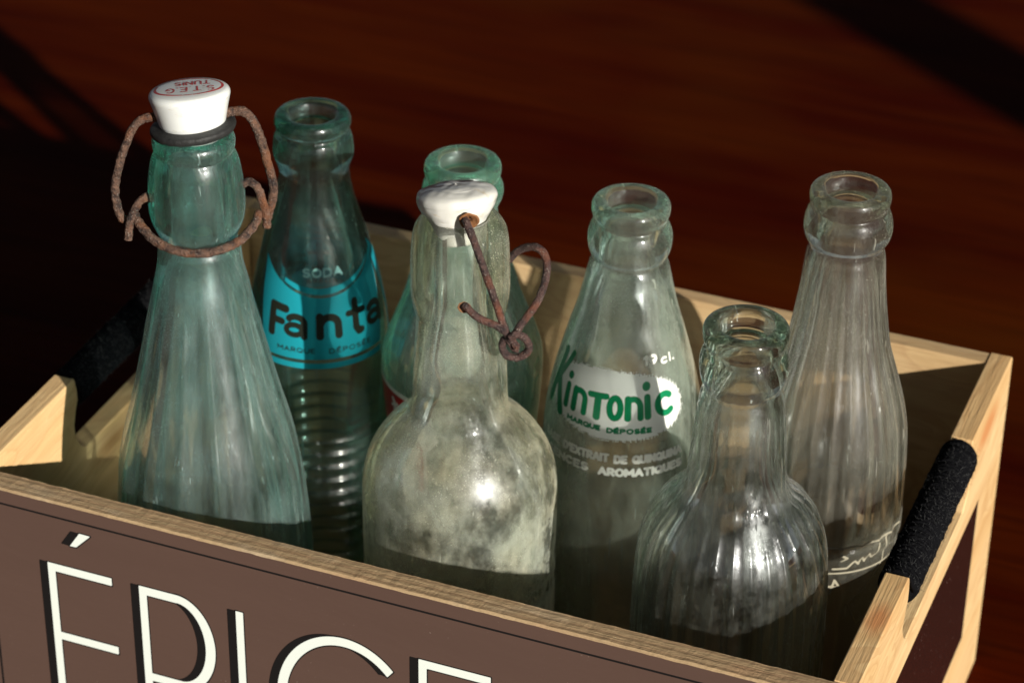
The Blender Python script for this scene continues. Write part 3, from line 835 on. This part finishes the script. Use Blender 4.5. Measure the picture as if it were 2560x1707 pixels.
# --- print on K
GR = (0.004, 0.22, 0.085)
def prK(TH, Z):
    s_ = (TH + 82) * 0.43
    x, z = (s_ - 0.3) / 26.5, (Z - 151.0 + 0.035 * (s_ + 6) ) / 12.6
    f = (np.abs(x) ** 2.3 + np.abs(z) ** 2.3) ** (1 / 2.3)
    gz, gx = np.gradient(f)
    dz_ = abs(Z[1, 0] - Z[0, 0]); dx_ = abs(s_[0, 1] - s_[0, 0])
    oval = (1 - f) / np.maximum(np.hypot(gz / dz_, gx / dx_), 0.02)
    def g(a, b): return ((a + 82) * 0.43, b)
    ar = lambda c, z0, rx, rz, a0, a1, n=12: arc(g(c, 0)[0], z0, rx, rz, a0, a1, n)
    st = [([g(-138, 163.2), g(-144, 143.5)], 3.0), ([g(-126, 164.0), g(-139, 152.15)], 2.3), ([g(-138, 154.5), g(-127, 142.2)], 3.0),
          ([g(-122, 146.0), g(-122.5, 153.2)], 2.3), ([g(-122.6, 156.6), g(-122.4, 156.9)], 2.6),
          ([g(-113.6, 146.2), g(-113.8, 153.2)], 2.35), (ar(-109.5, 150.6, 2.6, 2.7, 140, 0) + [(g(-109.5, 0)[0] + 2.6, 146.2)], 2.15),
          ([g(-99.5, 153.6), g(-85.5, 153.9)], 2.15), ([g(-92.3, 153.2), g(-92.3, 146.2)], 2.6),
          (ar(-78.0, 150.2, 1.9, 3.6, 0, 360, 16), 2.15),
          ([g(-67.8, 146.8), g(-67.8, 153.6)], 2.35), (ar(-63.5, 150.8, 2.4, 2.8, 140, 0) + [(g(-63.5, 0)[0] + 2.4, 146.8)], 2.15),
          ([g(-52.0, 147.0), g(-52.0, 153.9)], 2.35), ([g(-52.4, 157.6), g(-52.2, 157.9)], 3.0),
          (ar(-36.5, 150.4, 3.0, 3.4, 50, 310, 16), 2.3)]
    green = union(sd_strokes(s_, Z, st), sd_strokes(s_, Z, text('MARQUE', g(-118, 0)[0], g(-88, 0)[0], 141.3, 2.1, 0.62)),
                  sd_strokes(s_, Z, text('DÉPOSÉE', g(-83.5, 0)[0], g(-49, 0)[0], 141.0, 2.1, 0.62)))
    wh = union(sd_strokes(s_, Z, text('19', g(-54.5, 0)[0], g(-40, 0)[0], 164.6, 3.7, 1.0)), sd_strokes(s_, Z, text('cl.', g(-36.5, 0)[0], g(-20, 0)[0], 163.9, 3.4, 0.85)),
               sd_strokes(s_, Z, text("A BASE D'EXTRAIT", g(-151, 0)[0], g(-80, 0)[0], 129.8, 3.5, 0.95)),
               sd_strokes(s_, Z, text('DE QUINQUINA', g(-77, 0)[0], g(-24, 0)[0], 129.6, 3.5, 0.95)),
               sd_strokes(s_, Z, text('ESSENCES', g(-148, 0)[0], g(-95, 0)[0], 124.7, 3.4, 0.9)),
               sd_strokes(s_, Z, text('AROMATIQUES', g(-88, 0)[0], g(-24, 0)[0], 124.4, 3.5, 0.95)))
    return {'oval': oval, 'green': green, 'script': wh}
MAT['pK'] = print_mat('white_green_print', [('oval', (0.88, 0.90, 0.86)), ('script', (0.88, 0.88, 0.82)), ('green', GR)], halftone={'oval': 2.6}, wear=0.0, translucent=0.22)
label_sheet('printed_label', sK, outK, MAT['pK'], -178, 10, 122.5, 170.5, 0.27, prK)

# --- print on C: red band with white wavy border
def prC(TH, Z):
    s_ = (TH + 100) * 0.5
    top = 133.6 + 0.8 * np.sin(np.radians(TH * 2 + 60))
    ends = np.minimum((TH + 175), (-98 - TH)) * 0.5
    red = np.minimum(np.minimum(top - Z, Z - 96), ends)
    wh = np.minimum(np.minimum(top + 1.9 - Z, Z - 94), ends + 1.5)
    marks = sd_strokes(s_, Z, [([(-13, 131), (-11.5, 128.5), (-12.5, 126)], 1.6), ([(-14, 127.8), (-10.5, 129.6)], 1.2), ([(-9, 124), (-6, 118), (-2, 122), (2, 114), (7, 120)], 1.6)])
    return {'wh': union(wh, -np.full(TH.shape, 9.0)), 'red': red, 'marks': marks}
MAT['pC'] = print_mat('red_white_print', [('wh', (0.72, 0.72, 0.66)), ('red', (0.36, 0.012, 0.010)), ('marks', (0.72, 0.70, 0.66))], translucent=0.15)
label_sheet('printed_label', sC, outC, MAT['pC'], -180, -60, 95, 138, 0.4, prC)

# --- thin pale print on R
def prR(TH, Z):
    s_ = (TH + 76) * 0.46
    def g(a, b): return ((a + 76) * 0.46, b)
    st = [([g(-150, 116.8), g(0, 116.8)], 0.75), ([g(-150, 106.2), g(0, 106.2)], 0.6),
          ([g(-61, 114.2), g(-56, 112.8), g(-60, 111.4)], 0.8),
          ([g(-66, 108.0), g(-55, 108.0), g(-49, 110.6), g(-46, 109.0), g(-43.5, 111.8), g(-41, 109.6), g(-38, 112.6), g(-35, 110.4), g(-30, 111.2), g(-28.5, 115.2)], 0.75),
          ([g(-90, 113.5), g(-84, 109.5), g(-76, 112.5), g(-72, 109.0)], 0.8), ([g(-20, 116.8), g(-22, 106.2)], 0.6),
          ([g(-24, 105.6), g(-52, 92.5), g(-44, 84.0), g(-16, 92.0)], 0.55),
          ([g(-70, 101), g(-60, 100.5), g(-64, 103.5), g(-67, 98.0)], 0.8)]
    return {'pale': sd_strokes(s_, Z, st)}
MAT['pR'] = print_mat('pale_line_print', [('pale', (0.34, 0.31, 0.23))], wear=0.2)
label_sheet('printed_label', sR, outR, MAT['pR'], -160, 5, 82, 119, 0.3, prR, rfun=fR)

# ------------------------------------------------------------------ stoppers and wires
def Wp(u, v, key, off):
    """a point on the sight line through photo position (u,v), on the upright plane through a bottle's axis moved by off towards the viewer (measured once from the photo)"""
    k2 = 2560 / 2352; f_ = 6914.2
    d = FWD + RGT * ((u * k2 - 1280) / f_) - UPV * ((v * k2 - 853.5) / f_)
    ax_ = Vector((SPEC[key]['ax'][0], SPEC[key]['ax'][1], 0))
    nrm = Vector((CAM.x - ax_.x, CAM.y - ax_.y, 0)).normalized()
    q0 = ax_ + nrm * off
    t_ = (q0 - Vector((CAM.x, CAM.y, 0))).dot(nrm) / Vector((d.x, d.y, 0)).dot(nrm)
    return CAM + d * t_

def loc_pts(key, pts):
    o = Vector((SPEC[key]['ax'][0], SPEC[key]['ax'][1], BASE))
    return [Wp(u, v, key, off / 1e3) - o for u, v, off in pts]

def stopper(key, prof, tilt, loc, mat, name='stopper'):
    """prof (r,z) in mm upwards"""
    pr = resample([(max(r, 0.05), z) for r, z in prof], 60)
    mt = Matrix.Translation(loc) @ tilt
    rings = [(r / 1e3, z / 1e3, False) for r, z in pr]
    return lathe_mesh(name, rings, 72, mat, SPEC[key]['root'], xf=mt), mt

camdir = Vector((CAM.x - SPEC['A']['ax'][0], CAM.y - SPEC['A']['ax'][1], 0)).normalized()
sidev = Vector((-camdir.y, camdir.x, 0))        # screen right
# A
tA = Matrix.Rotation(R(9), 4, sidev) @ Matrix.Rotation(R(-2.0), 4, camdir)
# rotate about the screen-right axis so that the top leans away from the viewer
zt = SPEC['A']['ztop'] / 1e3 - BASE
locA = Vector((0, 0, zt + 0.0030)) - camdir * 0.0005
tA = Matrix.Rotation(R(-9), 4, sidev) @ Matrix.Rotation(R(3.0), 4, camdir)
stA, mtA = stopper('A', [(8, -6), (10.5, 0), (10.7, 0.3), (11.1, 2.0), (12.0, 5.6), (12.8, 8.4), (13.0, 9.4), (12.75, 10.4), (11.8, 11.2), (9.0, 11.75), (4.0, 11.95), (0.1, 12.0)], tA, locA, MAT['porc'])
wa, _ = stopper('A', [(7.5, -3.0), (12.8, -2.6), (13.6, -1.7), (13.8, -0.8), (13.4, 0.0), (10.9, 0.4), (8, 0.3)], Matrix.Rotation(R(-6), 4, sidev) @ Matrix.Rotation(R(5), 4, camdir), Vector((0, 0, zt + 0.0028)), MAT['rubber'], 'rubber_washer')
# stamp: oval ring and letters, read from the far side (upside down to the viewer)
def prStamp(X, Y):
    e = np.hypot(X / 10.7, Y / 8.3)
    ring = 0.34 - np.abs(e - 1) * 8.6
    cut = np.hypot(X - 7.0, Y + 5.2) - 3.2          # worn away part of the ring
    ring = np.minimum(ring, cut)
    t1 = sd_strokes(X, Y, text('S.T.E.G', -8.2, 7.4, 0.6, 4.6, 0.62))
    t2 = sd_strokes(X, Y, text('TUNIS', -6.9, 4.4, -5.3, 4.2, 0.62))
    return {'red': union(ring, t1, t2)}
MAT['stamp'] = print_mat('red_stamp', [('red', (0.50, 0.035, 0.03))], wear=0.9)
X, Y = np.meshgrid(np.arange(-11.6, 11.6, 0.18), np.arange(-9.2, 9.2, 0.18))
rr_ = np.hypot(X, Y)
ztp = np.interp(rr_, [0, 4.0, 9.0, 11.6], [12.0, 11.95, 11.75, 11.25]) + 0.10
# local +x must read leftwards on screen
ex = -sidev; ey = camdir
PP = np.empty(X.shape + (3,))
e1 = np.array(ex); e2 = np.array(ey)
for a_ in range(3): PP[..., a_] = (X * e1[a_] + Y * e2[a_]) / 1e3
PP[..., 2] = ztp / 1e3
mm = np.array(mtA)
PP = PP @ mm[:3, :3].T + mm[:3, 3]
stp = grid_sheet('printed_stamp', PP, prStamp(X, Y), MAT['stamp'], None)
stp.parent = stA

rw = 0.00138
RW = dict(nz=0.20, nf=620, sides=14, sub=16)
tube('wire_bail', loc_pts('A', [(372, 268, 0), (352, 270, -2), (332, 272, 0), (308, 290, 1), (290, 330, 2), (272, 385, 2), (264, 435, 2), (270, 475, 2), (279, 500, 2), (296, 508, 3)]), rw, MAT['rust'], sA['root'], **RW)
tube('wire_bail', loc_pts('A', [(515, 262, -1), (538, 256, -1), (562, 258, 0), (585, 285, 0), (602, 330, 0), (618, 385, 0), (628, 430, 0), (624, 465, 0), (611, 508, 1)]), rw * 1.08, MAT['rust'], sA['root'], **RW)
tube('wire_lever', loc_pts('A', [(352, 462, 2), (340, 452, 2), (322, 462, 3), (308, 485, 4), (298, 515, 5), (294, 552, 6)]), rw, MAT['rust'], sA['root'], **RW)
tube('wire_lever', loc_pts('A', [(556, 424, 2), (572, 418, 2), (590, 430, 3), (602, 460, 3), (611, 492, 4), (614, 524, 5)]), rw, MAT['rust'], sA['root'], **RW)
tube('wire_collar', loc_pts('A', [(309, 494, 3), (325, 520, 7), (355, 552, 11), (400, 574, 15), (452, 582, 17), (505, 574, 16), (550, 553, 12), (582, 519, 7), (597, 486, 3)]), rw * 1.1, MAT['rust'], sA['root'], **RW)

# W stopper: plain porcelain, leaning, with a rusty hole in its near side
camW = Vector((CAM.x - SPEC['W']['ax'][0], CAM.y - SPEC['W']['ax'][1], 0)).normalized(); sideW = Vector((-camW.y, camW.x, 0))
ztW = SPEC['W']['ztop'] / 1e3 - BASE
tW = Matrix.Rotation(R(-14), 4, sideW) @ Matrix.Rotation(R(4), 4, camW)
stW, mtW = stopper('W', [(6.5, -7), (7.6, -4), (8.8, -1.0), (10.2, 1.6), (12.0, 4.6), (12.9, 6.8), (13.1, 8.0), (12.8, 9.2), (11.6, 10.2), (8.0, 11.4), (3.5, 12.0), (0.1, 12.1)], tW, Vector((0, 0, ztW - 0.0022)) - sideW * 0.0006, MAT['porc2'])
tube('wire_bail', loc_pts('W', [(1058, 494, 4), (1066, 503, 9.5), (1072, 512, 13), (1085, 545, 15), (1105, 600, 16), (1128, 665, 17), (1148, 722, 18), (1163, 765, 19), (1180, 798, 19), (1192, 802, 19)]), rw * 0.92, MAT['rust_dark'], sW['root'], nz=0.12, nf=500)
tube('wire_loop', loc_pts('W', [(1160, 775, 18), (1154, 795, 18), (1162, 814, 18), (1185, 821, 18), (1208, 812, 18.5), (1215, 795, 19), (1205, 776, 20), (1186, 768, 21), (1170, 776, 21)]), rw * 0.95, MAT['rust_dark'], sW['root'], nz=0.14, nf=500)
tube('wire_lever', loc_pts('W', [(1062, 704, 14), (1070, 704, 17), (1088, 722, 18), (1115, 738, 18.5), (1140, 748, 19), (1160, 762, 19.5), (1178, 785, 20), (1190, 800, 21)]), rw * 0.9, MAT['rust_dark'], sW['root'], nz=0.14, nf=500)
tube('wire_arm', loc_pts('W', [(1168, 598, -4), (1185, 580, -3), (1212, 568, -1), (1240, 572, 2), (1256, 600, 4), (1252, 645, 8), (1236, 690, 12), (1212, 725, 15), (1192, 752, 17), (1180, 775, 18)]), rw * 0.95, MAT['rust_dark'], sW['root'], nz=0.14, nf=500)
for v in stW.data.vertices:
    n_ = noise.noise(v.co * 160) * 0.0004 + noise.noise(v.co * 420) * 0.00018
    v.co += v.normal * n_
# rust-stained holes as small dished rings
def ringlet(name, c, nrm, r, mat, parent):
    V, F = [], []
    z_ = Vector(nrm).normalized(); x_ = z_.orthogonal().normalized(); y_ = z_.cross(x_)
    prof_ = [(0.2, -0.0006), (0.65, -0.0004), (0.9, 0.0001), (1.05, 0.0003), (1.2, 0.0)]
    for (pr_, pz) in prof_:
        for k_ in range(24):
            a = 2 * math.pi * k_ / 24
            w_ = 1 + 0.12 * noise.noise(Vector((math.cos(a) * 2, math.sin(a) * 2, r * 900)))
            V.append(Vector(c) + (x_ * math.cos(a) + y_ * math.sin(a)) * r * pr_ * w_ + z_ * pz)
    for i in range(len(prof_) - 1):
        for k_ in range(24):
            a = i * 24 + k_; b = i * 24 + (k_ + 1) % 24
            F.append((a, b, b + 24, a + 24))
    F.append(tuple(range(24)))
    return mesh_obj(name, V, F, mat, parent)
hc = loc_pts('W', [(1078, 508, 11.2)])[0]
ringlet('rust_hole', hc, camW + Vector((0, 0, -0.25)), 0.0027, MAT['hole'], stW)
hc = loc_pts('W', [(1066, 706, 15.9)])[0]
ringlet('rust_hole', hc, camW, 0.0018, MAT['hole'], sW['root'])
